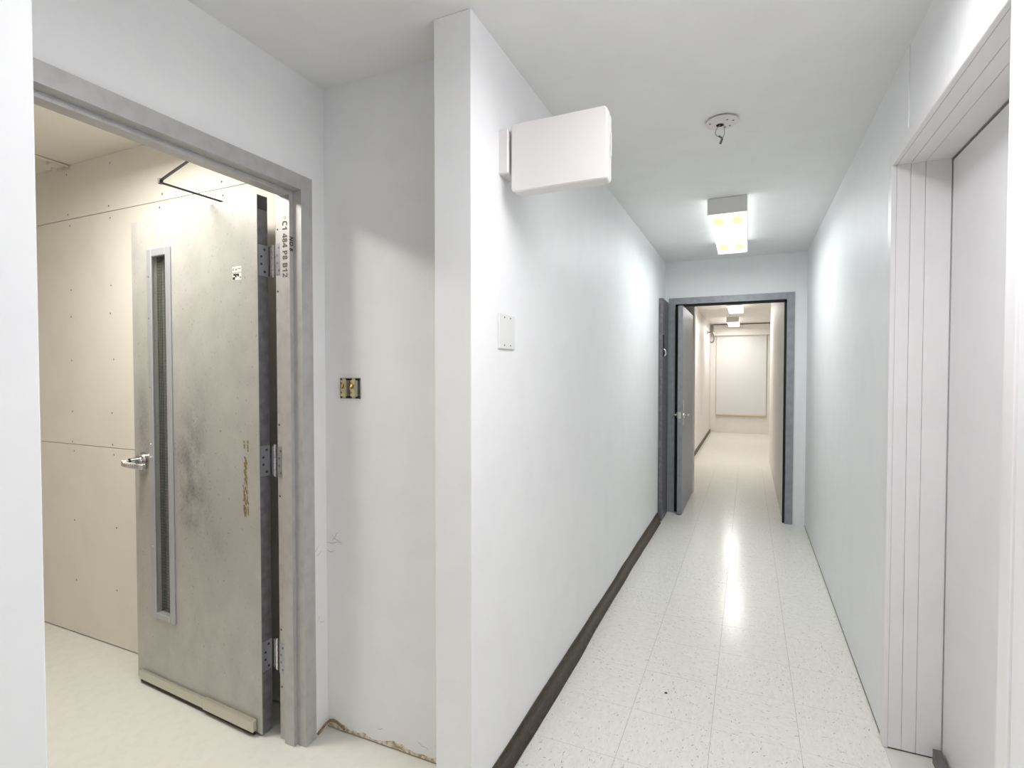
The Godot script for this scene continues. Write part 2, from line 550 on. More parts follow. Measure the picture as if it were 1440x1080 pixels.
func build_shell() -> void:
	# corridor floor: slab, then each vinyl tile
	var st := mb()
	bx(st, XL - 0.02, XR + 0.35, -0.15, -0.0012, -5.2, 8.56)
	var fl := struct("floor", st, M.joint)
	var ds := [-0.5]
	var k := -16
	while 3.125 + 0.311 * k < 8.5:
		var v := 3.125 + 0.311 * k
		if v > -0.4: ds.append(v)
		k += 1
	ds.append(8.56)
	var near := ds.filter(func(v): return v < 5.62)
	var far := ds.filter(func(v): return v > 5.60)
	var cache := {}
	tile_grid(fl, [XL, -0.741, -0.43, -0.12, 0.19, XR], near, cache)
	tile_grid(fl, [-0.741, -0.43, -0.12, 0.19, 0.31], far, cache)
	st = mb()
	bx(st, XR, XR + 0.35, -0.01, 0.0, 1.38, 2.345)
	obj("threshold_floor", st, M.concrete, fl)
	st = mb()
	bx(st, XL, XR, -0.01, 0.0, -5.2, -0.5)
	obj("vinyl_sheet", st, M.concrete, fl)
	# the hall beyond, too far to tell its tiles apart
	st = mb()
	uvx = Transform2D(Vector2(1.4, 0), Vector2(0, 1.4), Vector2.ZERO)
	bx(st, -0.95, 3.0, -0.15, 0.0, 8.56, 13.4)
	bx(st, -0.95, -0.741, -0.15, 0.0, 5.612, 8.56)
	uvx = Transform2D.IDENTITY
	struct("floor_hall", st, M.vct)
	st = mb()
	bx(st, -4.5, XL - 0.02, -0.15, -0.0005, -1.4, 1.75)
	struct("floor_room", st, M.concrete)
	# ceilings
	st = mb()
	bx(st, -1.66, 0.95, H, H + 0.12, -5.4, DF + 0.02)
	struct("ceiling", st, M.ceiling_paint)
	st = mb()
	bx(st, -4.5, -1.64, H, H + 0.12, -1.4, 1.75)
	struct("ceiling_room", st, M.drywall)
	st = mb()
	bx(st, -1.0, 3.0, H, H + 0.12, DF + 0.02, 13.4)
	struct("ceiling_hall", st, M.hall_paint)
	# left corridor wall
	st = mb()
	bx(st, -0.8942, XL, 0, H, DP, DF + 0.02, 0.002)
	struct("wall_left", st, M.wall_paint)
	# alcove back wall, held off the floor by a hair
	st = mb()
	bx(st, -1.66, -1.4275, 0.006, H, DA, DA + 0.14)
	bx(st, -1.3325, -0.893, 0.006, H, DA, DA + 0.14)
	bx(st, -1.4275, -1.3325, 0.006, 1.3, DA, DA + 0.14)
	bx(st, -1.4275, -1.3325, 1.374, H, DA, DA + 0.14)
	var wa := struct("wall_alcove", st, M.wall_paint)
	st = mb()
	bx(st, -1.66, -0.893, 0, 0.006, DA + 0.06, DA + 0.14)
	obj("sole_plate", st, M.concrete, wa)
	alcove_dirt(wa)
	# alcove side wall round the steel door
	st = mb()
	bx(st, -1.618, XA, 2.10, H, 0.346, DA)
	bx(st, -1.618, XA, 0, 2.10, 1.505, DA)
	bx(st, -1.618, XA, 0, 2.10, 0.346, 0.585)
	var ws := struct("wall_side", st, M.wall_paint)
	for s in [[1.535, 0.72, 0.04, 0.7], [1.55, 0.70, 0.03, 0.5], [1.545, 0.45, 0.03, 1.2], [1.56, 0.43, 0.03, -0.4]]:
		scratch(ws, V(XA + 0.0003, s[1], s[0]), Vector3.RIGHT, s[2], s[3], 0.0014)
	# wall on the near side of the alcove
	st = mb()
	bx(st, -1.65, XL, 0, H, 0.216, 0.346, 0.002)
	bx(st, -0.8942, XL, 0, H, -5.2, 0.217)
	struct("wall_near", st, M.wall_paint)
	st = mb()
	bx(st, -0.9, 0.9, 0, H, -5.34, -5.2)
	struct("wall_back", st, M.wall_paint)
	# right wall with the white door's opening; its foot stands a little off the tiles
	st = mb()
	bx(st, XR, XR + 0.14, 0.010, H, 2.394, DF + 0.02)
	bx(st, XR, XR + 0.14, 2.19, H, 2.165, 2.394)
	bx(st, XR + 0.004, XR + 0.14, 2.19, H, 1.334, 2.165)
	bx(st, XR, XR + 0.14, 0, H, -5.2, 1.335)
	var wr := struct("wall_right", st, M.wall_paint)
	st = mb()
	bx(st, XR + 0.08, XR + 0.14, 0, 0.010, 2.394, DF + 0.02)
	obj("sole_plate", st, M.concrete, wr)
	# far wall of the corridor, with its doorway
	st = mb()
	bx(st, -1.0, -0.69, 0, H, DF, DF + 0.14)
	bx(st, 0.34, XR + 0.14, 0, H, DF, DF + 0.14)
	bx(st, -0.69, 0.34, 2.09, H, DF, DF + 0.14)
	struct("wall_far", st, M.wall_paint)
	# the hall beyond
	st = mb()
	bx(st, -1.05, -0.81, 0, H, DF + 0.14, 13.2)
	var hl := struct("wall_hall_left", st, M.hall_paint)
	st = mb()
	bx(st, -0.81, -0.80, 0, 0.075, 8.9, 13.1, 0.002)
	obj("baseboard", st, M.seam, hl)
	st = mb()
	bx(st, 0.302, 0.45, 0, H, DF + 0.14, 9.1, 0.002)
	struct("wall_hall_right", st, M.hall_paint)
	st = mb()
	bx(st, -1.0, 3.0, 0, H, 13.1, 13.3)
	bx(st, 2.6, 2.8, 0, H, 9.0, 13.1)
	bx(st, 0.44, 2.8, 0, H, 8.9, 9.05)
	struct("wall_hall_end", st, M.hall_paint)
	# unfinished room: bare drywall sheets with open joints and screw heads
	st = mb()
	bx(st, -4.4, -1.65, 0, H, 1.632, 1.75)
	var rw := struct("wall_room", st, M.drywall)
	for q in [[0.006, 1.014], [1.017, 2.198], [2.201, H]]:
		for c in [[-4.4, -3.686], [-3.685, -1.651]]:
			st = mb()
			bx(st, c[0], c[1], q[0], q[1], 1.618, 1.632, 0.001)
			obj("drywall_sheet", st, M.drywall, rw)
	var rows := [0.99, 1.04, 1.20, 1.47, 1.70, 1.84, 2.175, 2.235, 2.445, 0.3, 0.62]
	for x in [-4.1, -3.69, -3.275, -2.915, -2.52, -2.11]:
		for y in rows:
			st = mb()
			lathe(st, spinxf(V(x + 0.012 * sin(y * 37.0 + x * 5.0), y + 0.012 * sin(x * 31.0), 1.6182), Vector3(0, 0, 1)), [Vector2(0.0052, 0), Vector2(0.0052, 0.0002), Vector2(0, 0.0002)], 8)
			obj("screw", st, M.screw_head, rw)
	st = mb()
	bx(st, -4.52, -4.4, 0, H, -1.4, 1.75)
	bx(st, -4.4, -1.65, 0, H, -1.4, -1.28)
	bx(st, -1.65, -1.52, 0, H, -1.4, 0.217)
	struct("wall_room_sides", st, M.drywall)


func scratch(parent: Node, at: Vector3, out: Vector3, len: float, ang: float, w: float) -> void:
	var xf := wallxf(at, out) * Transform3D(Basis(Vector3(0, 0, 1), ang), Vector3.ZERO)
	var st := mb()
	var n := 5
	for i in n:
		var a := -len / 2 + len * i / n
		var b := a + len / n
		var ya := 0.003 * sin(i * 2.1)
		var yb := 0.003 * sin((i + 1) * 2.1)
		var wa := w * (0.25 + 0.75 * sin(PI * i / n))
		var wb := w * (0.25 + 0.75 * sin(PI * (i + 1) / n))
		face(st, [xf * Vector3(a, ya - wa / 2, 0), xf * Vector3(b, yb - wb / 2, 0), xf * Vector3(b, yb + wb / 2, 0), xf * Vector3(a, ya + wa / 2, 0)], out)
	obj("scuff_mark", st, M.scuff, parent)


func alcove_dirt(wa: Node) -> void:
	# ragged line of old base adhesive left on the foot of the alcove wall
	rng.seed = 5
	var n := FastNoiseLite.new()
	n.seed = 8; n.frequency = 9.0; n.fractal_octaves = 3
	var st := mb()
	var x := XA + 0.005
	while x < -0.90:
		var x1 := x + 0.01
		var t0 := 0.012 + 0.026 * clampf(n.get_noise_1d(x) + 0.35, 0.0, 1.0) + 0.02 * exp(-pow((x - XA) / 0.05, 2))
		var t1 := 0.012 + 0.026 * clampf(n.get_noise_1d(x1) + 0.35, 0.0, 1.0) + 0.02 * exp(-pow((x1 - XA) / 0.05, 2))
		var lo := 0.005 + 0.008 * clampf(n.get_noise_1d(x + 40.0), 0.0, 1.0)
		face(st, [V(x, lo, DA - 0.0012), V(x1, lo, DA - 0.0012), V(x1, t1, DA - 0.0005), V(x, t0, DA - 0.0005)], Vector3(0, 0, 1))
		face(st, [V(x, lo, DA - 0.0012), V(x1, lo, DA - 0.0012), V(x1, lo, DA), V(x, lo, DA)], Vector3.DOWN)
		x = x1
	obj("old_adhesive", st, M.old_adhesive, wa)
	# brown lump in the corner
	st = mb()
	tube(st, curve([V(XA + 0.002, 0.006, 1.53), V(XA + 0.006, 0.016, 1.552), V(XA + 0.012, 0.028, 1.57), V(XA + 0.02, 0.034, 1.582), V(XA + 0.05, 0.03, 1.588), V(XA + 0.085, 0.012, 1.588)], 4), 0.0045, 7)
	obj("adhesive_bead", st, M.glue, wa)
	for s in [[-1.47, 0.735, 0.09, 0.15], [-1.455, 0.75, 0.06, -0.5], [-1.48, 0.70, 0.05, 0.1], [-1.46, 0.76, 0.05, 0.9], [-1.25, 0.06, 0.03, 0.2], [-0.98, 0.055, 0.07, -0.3], [-0.95, 0.03, 0.05, -0.5], [-1.06, 0.05, 0.05, -0.3]]:
		scratch(wa, V(s[0], s[1], DA - 0.0003), Vector3(0, 0, 1), s[2], s[3], 0.0016)


func build_baseboard() -> void:
	# warped rubber cove base coming away from the left wall
	var n := FastNoiseLite.new()
	n.seed = 3; n.frequency = 0.9; n.fractal_octaves = 2
	var st := mb()
	st.set_smooth_group(3)
	var prev := []
	var N := 90
	for i in N + 1:
		var d := lerpf(DP + 0.001, 5.02, float(i) / N)
		var hgt := 0.088 + 0.008 * n.get_noise_1d(d * 1.3) + 0.008 * smoothstep(2.0, 4.6, d)
		var off := 0.006 + 0.008 * maxf(0.0, n.get_noise_1d(d * 1.1 + 50.0)) + 0.012 * smoothstep(3.6, 5.0, d)
		var ring := [V(XL + 0.0005, hgt, d), V(XL + 0.004 + off * 0.3, hgt - 0.001, d), V(XL + 0.004 + off * 0.7, hgt * 0.55, d), V(XL + 0.006 + off, hgt * 0.2, d), V(XL + 0.012 + off * 1.2, 0.004, d), V(XL + 0.014 + off * 1.2, 0.0005, d), V(XL + 0.0005, 0.0005, d)]
		if i > 0:
			for k in ring.size() - 1:
				var o: Vector3 = [Vector3.UP, Vector3.RIGHT, Vector3.RIGHT, Vector3(1, 0.3, 0), Vector3(1, 1, 0), Vector3.DOWN][k]
				face(st, [prev[k], ring[k], ring[k + 1], prev[k + 1]], o)
		else:
			st.set_smooth_group(-1); face(st, ring, Vector3(0, 0, 1)); st.set_smooth_group(3)
		prev = ring
	struct("baseboard_left", st, M.base_rubber)

# ---------------------------------------------------------------- steel door on the left
# one profile serves jambs and head: a = distance outward from the opening's edge, b = depth through the wall
func frame_profile(faceb: float, depth: float, stop0: float, stop1: float, stop_h: float, face_w: float) -> PackedVector2Array:
	return PackedVector2Array([Vector2(face_w, faceb), Vector2(0, faceb), Vector2(0, stop0), Vector2(-stop_h, stop0), Vector2(-stop_h, stop1), Vector2(0, stop1), Vector2(0, depth), Vector2(face_w, depth)])


func build_door_frame() -> void:
	var f := group_struct("trim_1")
	var prof := frame_profile(0.0, 0.128, 0.042, 0.088, 0.016, 0.053)
	# local X = outward from the opening, local Y = into the room
	var st := mb()
	prism(st, Transform3D(Basis(Vector3(0, 0, -1), Vector3(-1, 0, 0), Vector3(0, 1, 0)), V(-1.493, 0, 1.465)), prof, 2.1148)
	var j := obj("jamb", st, M.frame_steel, f)
	st = mb()
	prism(st, Transform3D(Basis(Vector3(0, 0, 1), Vector3(-1, 0, 0), Vector3(0, 1, 0)), V(-1.493, 0, 0.62)), prof, 2.1148)
	obj("jamb", st, M.frame_steel, f)
	st = mb()
	prism(st, Transform3D(Basis(Vector3(0, 1, 0), Vector3(-1, 0, 0), Vector3(0, 0, -1)), V(-1.4928, 2.062, 0.6202)), prof, 0.8446)
	obj("head", st, M.frame_steel, f)
	# stamped code on the stop, marker note beside it, punched hole
	st = mb()
	lathe(st, spinxf(V(-1.558, 1.965, 1.4489), Vector3(0, 0, 1)), [Vector2(0.006, 0), Vector2(0.006, 0.0006), Vector2(0, 0.0006)], 14)
	obj("punched_hole", st, M.sticker, j)
	var down := Transform3D(Basis(Vector3(0, -1, 0), Vector3(1, 0, 0), Vector3(0, 0, 1)), V(-1.558, 1.85, 1.4486))
	text("stamped_code", "C1 484 P8 B12", 0.023, down, M.stamp_ink, j)
	var down2 := Transform3D(Basis(Vector3(0, -1, 0), Vector3(0, 0, -1), Vector3(1, 0, 0)), V(-1.5347, 1.868, 1.457))
	text("marker_note", "NO 8", 0.017, down2, M.ink, j)
	# jamb sides of the three hinges
	for y in [1.82, 1.06, 0.31]:
		st = mb()
		bx(st, -1.6205, -1.5845, y - 0.058, y + 0.058, 1.4628, 1.4652)
		var hp := obj("hinge_plate", st, M.hinge_steel, j)
		for s in [[-1.604, 0.042], [-1.612, 0.014], [-1.612, -0.014], [-1.604, -0.042]]:
			st = mb()
			lathe(st, spinxf(V(s[0], y + s[1], 1.4628), Vector3(0, 0, 1)), [Vector2(0.0045, 0), Vector2(0.0045, 0.0005), Vector2(0, 0.0005)], 10)
			obj("screw", st, M.dull_steel, hp)
	for y in [1.93, 1.70, 1.20, 0.93, 0.42, 0.2]:
		st = mb()
		lathe(st, spinxf(V(-1.612, y, 1.4651), Vector3(0, 0, 1)), [Vector2(0.004, 0), Vector2(0.004, 0.0005), Vector2(0, 0.0005)], 8)
		obj("screw", st, M.dark_steel, j)


func build_steel_door() -> void:
	var hinge := V(-1.685, 0.012, 1.437)
	var tip := V(-2.53, 0.012, 1.49)
	var W := hinge.distance_to(tip)
	var Y := 2.052
	var T := 0.045
	var ax := (tip - hinge).normalized()
	# local X = hinge to lock edge, local Y up; the seen face looks along "out"
	var out := Vector3.UP.cross(ax) * -1.0
	if out.z < 0: out = -out
	# keep the frame right-handed: mirror handled by building with -out as local Z
	var back := -out
	var xf := Transform3D(Basis(ax, Vector3.UP, ax.cross(Vector3.UP)), hinge)
	var zs := 1.0 if xf.basis.z.dot(out) > 0 else -1.0      # local Z sign that points at the viewer side
	var t := thing("steel_door", "grey primed steel door with narrow wired glass lite, standing open into drywall room", "door", xf)
	var z0 := 0.0
	var z1 := -zs * T
	var zm := (z0 + z1) / 2
	# slab round the lite opening
	var L0 := 0.575
	var L1 := 0.690
	var B0 := 0.325
	var B1 := 1.890
	var st := mb()
	uvx = Transform2D(Vector2(1.0 / W, 0), Vector2(0, 1.0 / Y), Vector2(0, 1.0))
	for q in [[0.0, L0, 0.0, Y], [L1, W, 0.0, Y], [L0, L1, 0.0, B0], [L0, L1, B1, Y]]:
		cbox(st, Transform3D(Basis.IDENTITY, Vector3((q[0] + q[1]) / 2, (q[2] + q[3]) / 2, zm)), Vector3(q[1] - q[0], q[3] - q[2], T))
	uvx = Transform2D.IDENTITY
	obj("slab", st, M.door_skin, t)
	st = mb()
	cbox(st, Transform3D(Basis.IDENTITY, Vector3(-0.0006, Y / 2, zm)), Vector3(0.0012, Y - 0.002, T - 0.003))
	var ed := obj("hinge_edge", st, M.door_edge, t)
	st = mb()
	cbox(st, Transform3D(Basis.IDENTITY, Vector3(-0.0012, Y - 0.028, zm)), Vector3(0.0024, 0.05, T - 0.004))
	obj("edge_cap", st, M.dark_steel, ed)
	# lite trim, both faces
	for s in [0, 1]:
		var zz: float = z0 if s == 0 else z1
		var o: float = zs if s == 0 else -zs
		st = mb()
		for q in [[L0 - 0.028, L0 + 0.006, B0 - 0.022, B1 + 0.03], [L1 - 0.006, L1 + 0.028, B0 - 0.022, B1 + 0.03], [L0 + 0.006, L1 - 0.006, B1 - 0.006, B1 + 0.03], [L0 + 0.006, L1 - 0.006, B0 - 0.022, B0 + 0.006]]:
			cbox(st, Transform3D(Basis.IDENTITY, Vector3((q[0] + q[1]) / 2, (q[2] + q[3]) / 2, zz + o * 0.003)), Vector3(q[1] - q[0], q[3] - q[2], 0.010), 0.003)
		var tr := obj("lite_trim", st, M.lite_trim, t)
		if s == 0:
			for y in [0.62, 1.07, 1.32, 1.62, 1.80]:
				st = mb()
				lathe(st, spinxf(Vector3(L1 + 0.012, y, zz + o * 0.008), Vector3(0, 0, o)), [Vector2(0.004, 0), Vector2(0.0035, 0.001), Vector2(0, 0.0015)], 10)
				obj("screw", st, M.chrome, tr)
	st = mb()
	cbox(st, Transform3D(Basis.IDENTITY, Vector3((L0 + L1) / 2, (B0 + B1) / 2, zm)), Vector3(L1 - L0, B1 - B0, 0.006))
	var gl := obj("glass_pane", st, M.wired_glass, t)
	st = mb()
	var y := B0 + 0.006
	while y < B1:
		cbox(st, Transform3D(Basis.IDENTITY, Vector3((L0 + L1) / 2, y, zm)), Vector3(L1 - L0, 0.0011, 0.0011))
		y += 0.0127
	var x := L0 + 0.008
	while x < L1:
		cbox(st, Transform3D(Basis.IDENTITY, Vector3(x, (B0 + B1) / 2, zm)), Vector3(0.0011, B1 - B0, 0.0011))
		x += 0.0127
	var wi := obj("wire_mesh", st, M.wire, gl)
	wi.set_meta("kind", "stuff")
	# lever on both faces
	for s in [0, 1]:
		var zz: float = z0 if s == 0 else z1
		var o: float = zs if s == 0 else -zs
		var at := Vector3(0.772, 0.992, zz)
		st = mb()
		lathe(st, spinxf(at, Vector3(0, 0, o)), [Vector2(0.0, 0), Vector2(0.039, 0.0), Vector2(0.039, 0.014), Vector2(0.035, 0.020), Vector2(0.022, 0.021), Vector2(0.021, 0.036), Vector2(0.018, 0.060)], 28)
		var ro := obj("rose", st, M.chrome, t)
		st = mb()
		if s == 1: o *= 0.68
		var path := curve([at + Vector3(0.006, 0, o * 0.045), at + Vector3(0.010, 0, o * 0.072), at + Vector3(0.0, -0.002, o * 0.082), at + Vector3(-0.05, -0.006, o * 0.078), at + Vector3(-0.105, -0.008, o * 0.068), at + Vector3(-0.122, -0.008, o * 0.058)], 5)
		for i in path.size() - 1:
			var a: Vector3 = path[i]
			var b: Vector3 = path[i + 1]
			var dirv := (b - a).normalized()
			var bs := Basis(dirv, Vector3.UP, dirv.cross(Vector3.UP).normalized())
			cbox(st, Transform3D(bs, (a + b) / 2), Vector3(a.distance_to(b) + 0.004, 0.025, 0.016), 0.005)
		obj("lever", st, M.chrome, ro)
	# hinges: leaf on the edge plus barrel
	for hy in [1.82, 1.06, 0.31]:
		var yy: float = hy - 0.012
		st = mb()
		cbox(st, Transform3D(Basis.IDENTITY, Vector3(-0.0022, yy, zm)), Vector3(0.0022, 0.116, T - 0.006))
		var hp := obj("hinge_plate", st, M.hinge_steel, t)
		for q in [[0.006, 0.042], [-0.008, 0.014], [-0.008, -0.014], [0.006, -0.042]]:
			st = mb()
			lathe(st, spinxf(Vector3(-0.0033, yy + q[1], zm - zs * q[0]), Vector3(-1, 0, 0)), [Vector2(0.0048, 0), Vector2(0.0048, 0.0005), Vector2(0.002, 0.0003), Vector2(0, 0.0003)], 12)
			obj("screw", st, M.dark_steel, hp)
		st = mb()
		var prof := [Vector2(0, -0.062), Vector2(0.0055, -0.062), Vector2(0.0065, -0.058)]
		for kk in 5:
			var ya := -0.058 + kk * 0.0232
			prof.append_array([Vector2(0.0075, ya + 0.0008), Vector2(0.0075, ya + 0.0224), Vector2(0.0068, ya + 0.0232)])
		prof.append_array([Vector2(0.0055, 0.062), Vector2(0, 0.064)])
		lathe(st, Transform3D(Basis.IDENTITY, Vector3(-0.026, yy, z1 - zs * 0.004)), prof, 14)
		cbox(st, Transform3D(Basis.IDENTITY, Vector3(-0.013, yy, z1 - zs * 0.003)), Vector3(0.024, 0.112, 0.0022))
		obj("hinge_barrel", st, M.chrome, hp)
	# drop seal along the foot
	st = mb()
	cbox(st, Transform3D(Basis.IDENTITY, Vector3(0.185, 0.030, z0 + zs * 0.011)), Vector3(0.31, 0.046, 0.022), 0.004)
	var sw := obj("drop_seal", st, M.aluminium, t)
	st = mb()
	cbox(st, Transform3D(Basis.IDENTITY, Vector3(0.575, 0.027, z0 + zs * 0.009)), Vector3(0.465, 0.040, 0.018), 0.004)
	obj("seal_housing", st, M.aluminium, sw)
	st = mb()
	cbox(st, Transform3D(Basis.IDENTITY, Vector3(0.42, 0.001, z0 + zs * 0.007)), Vector3(0.77, 0.016, 0.008))
	obj("rubber_sweep", st, M.black_rubber, sw)
	# two torn stickers
	var lab := Vector3(0.118, 1.768, z0 + zs * 0.0004)
	st = mb()
	cbox(st, Transform3D(Basis.IDENTITY, lab + Vector3(0, 0.014, 0)), Vector3(0.054, 0.022, 0.0006))
	cbox(st, Transform3D(Basis.IDENTITY, lab + Vector3(0, -0.014, 0)), Vector3(0.054, 0.026, 0.0006))
	var sk := obj("sticker", st, M.sticker, t)
	sk.set_meta("label", "small torn white stickers with dark smudged print")
	st = mb()
	for q in [[0.016, -0.006, 0.010, 0.008], [0.018, -0.020, 0.014, 0.010], [0.006, -0.010, 0.009, 0.013], [-0.008, -0.009, 0.009, 0.010], [0.0, -0.006, 0.022, 0.006]]:
		cbox(st, Transform3D(Basis.IDENTITY, lab + Vector3(q[0], q[1], zs * 0.0005)), Vector3(q[2], q[3], 0.0004))
	obj("smudged_print", st, M.ink, sk)
	st = mb()
	for q in [[0.021, 0.014, 0.006, 0.010], [0.004, 0.013, 0.010, 0.008], [-0.014, 0.016, 0.018, 0.004], [-0.020, -0.018, 0.010, 0.008]]:
		cbox(st, Transform3D(Basis.IDENTITY, lab + Vector3(q[0], q[1], zs * 0.0005)), Vector3(q[2], q[3], 0.0004))
	obj("faint_print", st, M.ink_faint, sk)
	# old glue streaks near the hinge edge
	rng.seed = 12
	st = mb()
	for q in [[0.088, 1.118, 0.004, 0.006], [0.066, 1.118, 0.004, 0.008], [0.067, 1.10, 0.004, 0.012], [0.087, 1.10, 0.004, 0.012], [0.066, 1.085, 0.003, 0.006]]:
		cbox(st, Transform3D(Basis.IDENTITY, Vector3(q[0], q[1], z0 + zs * 0.0004)), Vector3(q[2] * 2.0, q[3] * 1.4, 0.0008))
	for i in 46:
		var gy := rng.randf_range(0.83, 1.05)
		var thick := 1.0 if gy < 0.95 else 0.45
		var gx := 0.080 + rng.randf_range(-0.012, 0.013) * thick
		var r := Basis(Vector3(0, 0, 1), rng.randf_range(-0.5, 0.2))
		cbox(st, Transform3D(r, Vector3(gx, gy, z0 + zs * (0.0004 + 0.0001 * i / 46.0))), Vector3(rng.randf_range(0.002, 0.006), rng.randf_range(0.012, 0.035), 0.0008))
	obj("glue_streaks", st, M.glue, t)
	# closer: body on the hidden face, jointed arm back to the frame head
	st = mb()
	cbox(st, Transform3D(Basis.IDENTITY, Vector3(0.20, Y - 0.055, z1 - zs * 0.026)), Vector3(0.24, 0.062, 0.050), 0.006)
	var cb := obj("closer_body", st, M.dark_steel, t)
	var inv := xf.affine_inverse()
	var A := inv * V(-1.945, 2.085, 1.512)
	var E := inv * V(-2.03, 2.112, 1.303)
	var C := inv * V(-1.70, 2.112, 1.205)
	st = mb()
	for seg in [[A, E], [E + Vector3(0, 0.008, 0), C + Vector3(0, 0.008, 0)]]:
		var dv: Vector3 = (seg[1] - seg[0])
		var bs := Basis(dv.normalized(), Vector3.UP, dv.normalized().cross(Vector3.UP).normalized()).orthonormalized()
		cbox(st, Transform3D(bs, (seg[0] + seg[1]) / 2), Vector3(dv.length() + 0.012, 0.006, 0.012), 0.002)
	lathe(st, Transform3D(Basis.IDENTITY, E + Vector3(0, -0.004, 0)), [Vector2(0, 0), Vector2(0.009, 0), Vector2(0.009, 0.018), Vector2(0, 0.018)], 12)
	cbox(st, Transform3D(Basis.IDENTITY, A + Vector3(0, -0.012, 0)), Vector3(0.02, 0.03, 0.012), 0.002)
	obj("closer_arm", st, M.dark_steel, cb)

# ---------------------------------------------------------------- fittings
func build_fittings() -> void:
	# blank exit sign box on a side-wall canopy
	var e := thing("exit_sign", "blank white exit sign box sticking out from the corridor wall", "sign", Transform3D(Basis.IDENTITY, V(XL, 2.10, 1.66)))
	var st := mb()
	prism(st, wallxf(Vector3(0, 0.028, 0.01), Vector3.RIGHT), rrect(0.085, 0.145, 0.006), 0.034, 0.004)
	var ca := obj("canopy", st, M.white_plastic, e)
	st = mb()
	lathe(st, spinxf(Vector3(0.034, 0.022, 0.022), Vector3.RIGHT), [Vector2(0.004, 0), Vector2(0.0035, 0.0008), Vector2(0, 0.0008)], 10)
	obj("screw", st, M.dull_steel, ca)
	st = mb()
	cbox(st, Transform3D(Basis.IDENTITY, Vector3(0.04, 0.01, -0.005)), Vector3(0.03, 0.05, 0.03), 0.002)
	obj("stem", st, M.white_plastic, e)
	st = mb()
	prism(st, Transform3D(Basis.IDENTITY, Vector3(0.2035, 0.002, -0.012)), rrect(0.317, 0.218, 0.014), 0.030)
	prism(st, Transform3D(Basis.IDENTITY, Vector3(0.2035, 0.002, 0.017)), rrect(0.321, 0.222, 0.014), 0.033, 0.004)
	obj("housing", st, M.white_plastic, e)
	st = mb()
	cbox(st, Transform3D(Basis.IDENTITY, Vector3(0.3655, 0.01, 0.004)), Vector3(0.002, 0.075, 0.006))
	obj("end_latch", st, M.plate_plastic, e)
	# blank two-gang plate
	var p := thing("blank_wall_plate", "white blank two gang wall plate below the exit sign", "wall plate", Transform3D(Basis.IDENTITY, V(XL, 1.537, 1.66)))
	st = mb()
	prism(st, wallxf(Vector3.ZERO, Vector3.RIGHT), rrect(0.128, 0.121, 0.004), 0.008, 0.003)
	obj("plate", st, M.plate_plastic, p)
	for s in [-0.024, 0.024]:
		for y in [-0.047, 0.047]:
			st = mb()
			lathe(st, spinxf(Vector3(0.008, y, s), Vector3.RIGHT), [Vector2(0.0032, 0), Vector2(0.003, 0.0007), Vector2(0.0012, 0.0007), Vector2(0.001, 0.0002), Vector2(0, 0.0002)], 10)
			obj("screw", st, M.dark_steel, p)
	# open electrical box with two bare devices
	var b := thing("open_switch_box", "uncovered electrical box with two bare ivory switches in alcove wall", "outlet box", Transform3D(Basis.IDENTITY, V(-1.380, 1.337, DA)))
	st = mb()
	for q in [[-0.046, 0.0, 0.004, 0.078], [0.046, 0.0, 0.004, 0.078], [0.0, 0.037, 0.096, 0.004], [0.0, -0.037, 0.096, 0.004]]:
		cbox(st, Transform3D(Basis.IDENTITY, Vector3(q[0], q[1], 0.0005)), Vector3(q[2], q[3], 0.003))
	obj("box_rim", st, M.dull_steel, b)
	st = mb()
	for q in [[-0.0465, 0, 0.002, 0.074, -0.03, 0.06], [0.0465, 0, 0.002, 0.074, -0.03, 0.06], [0, 0.036, 0.095, 0.002, -0.03, 0.06], [0, -0.036, 0.095, 0.002, -0.03, 0.06], [0, 0, 0.095, 0.074, -0.061, 0.002]]:
		cbox(st, Transform3D(Basis.IDENTITY, Vector3(q[0], q[1], q[4])), Vector3(q[2], q[3], q[5]))
	obj("box_inside", st, M.dark_steel, b)
	for s in [-0.0235, 0.0225]:
		st = mb()
		prism(st, wallxf(Vector3(s - 0.002, 0, -0.025), Vector3(0, 0, 1)), rrect(0.024, 0.062, 0.003), 0.038, 0.002)
		var dv := obj("switch_body", st, M.ivory_plastic, b)
		st = mb()
		cbox(st, Transform3D(Basis.IDENTITY, Vector3(s, 0.001, 0.0135)), Vector3(0.030, 0.010, 0.0012))
		for yy in [0.03, -0.03]:
			cbox(st, Transform3D(Basis.IDENTITY, Vector3(s, yy, 0.0085)), Vector3(0.016, 0.016, 0.0015))
		cbox(st, Transform3D(Basis.IDENTITY, Vector3(s + 0.0155, 0, 0.008)), Vector3(0.002, 0.060, 0.014))
		obj("yoke", st, M.aluminium, dv)
		st = mb()
		cbox(st, Transform3D(Basis(Vector3(1, 0, 0), -0.5), Vector3(s - 0.001, 0.008, 0.017)), Vector3(0.009, 0.016, 0.012), 0.002)
		obj("toggle", st, M.brass, dv)
		for yy in [0.020, -0.016]:
			st = mb()
			lathe(st, spinxf(Vector3(s - 0.010, yy, 0.0115), Vector3(0, 0, 1)), [Vector2(0.005, 0), Vector2(0.0045, 0.002), Vector2(0, 0.0022)], 10)
			obj("terminal_screw", st, M.brass, dv)
	# detector base with loose wires
	var k := thing("detector_base", "round white detector mounting base with loose wires on the ceiling", "detector", Transform3D(Basis.IDENTITY, V(-0.115, H, 2.478)))
	st = mb()
	lathe(st, Transform3D.IDENTITY, [Vector2(0, -0.002), Vector2(0.058, -0.002), Vector2(0.060, -0.002), Vector2(0.067, -0.006), Vector2(0.066, -0.013), Vector2(0.058, -0.015), Vector2(0, -0.015)], 40)
	var kp := obj("plate", st, M.white_plastic, k)
	st = mb()
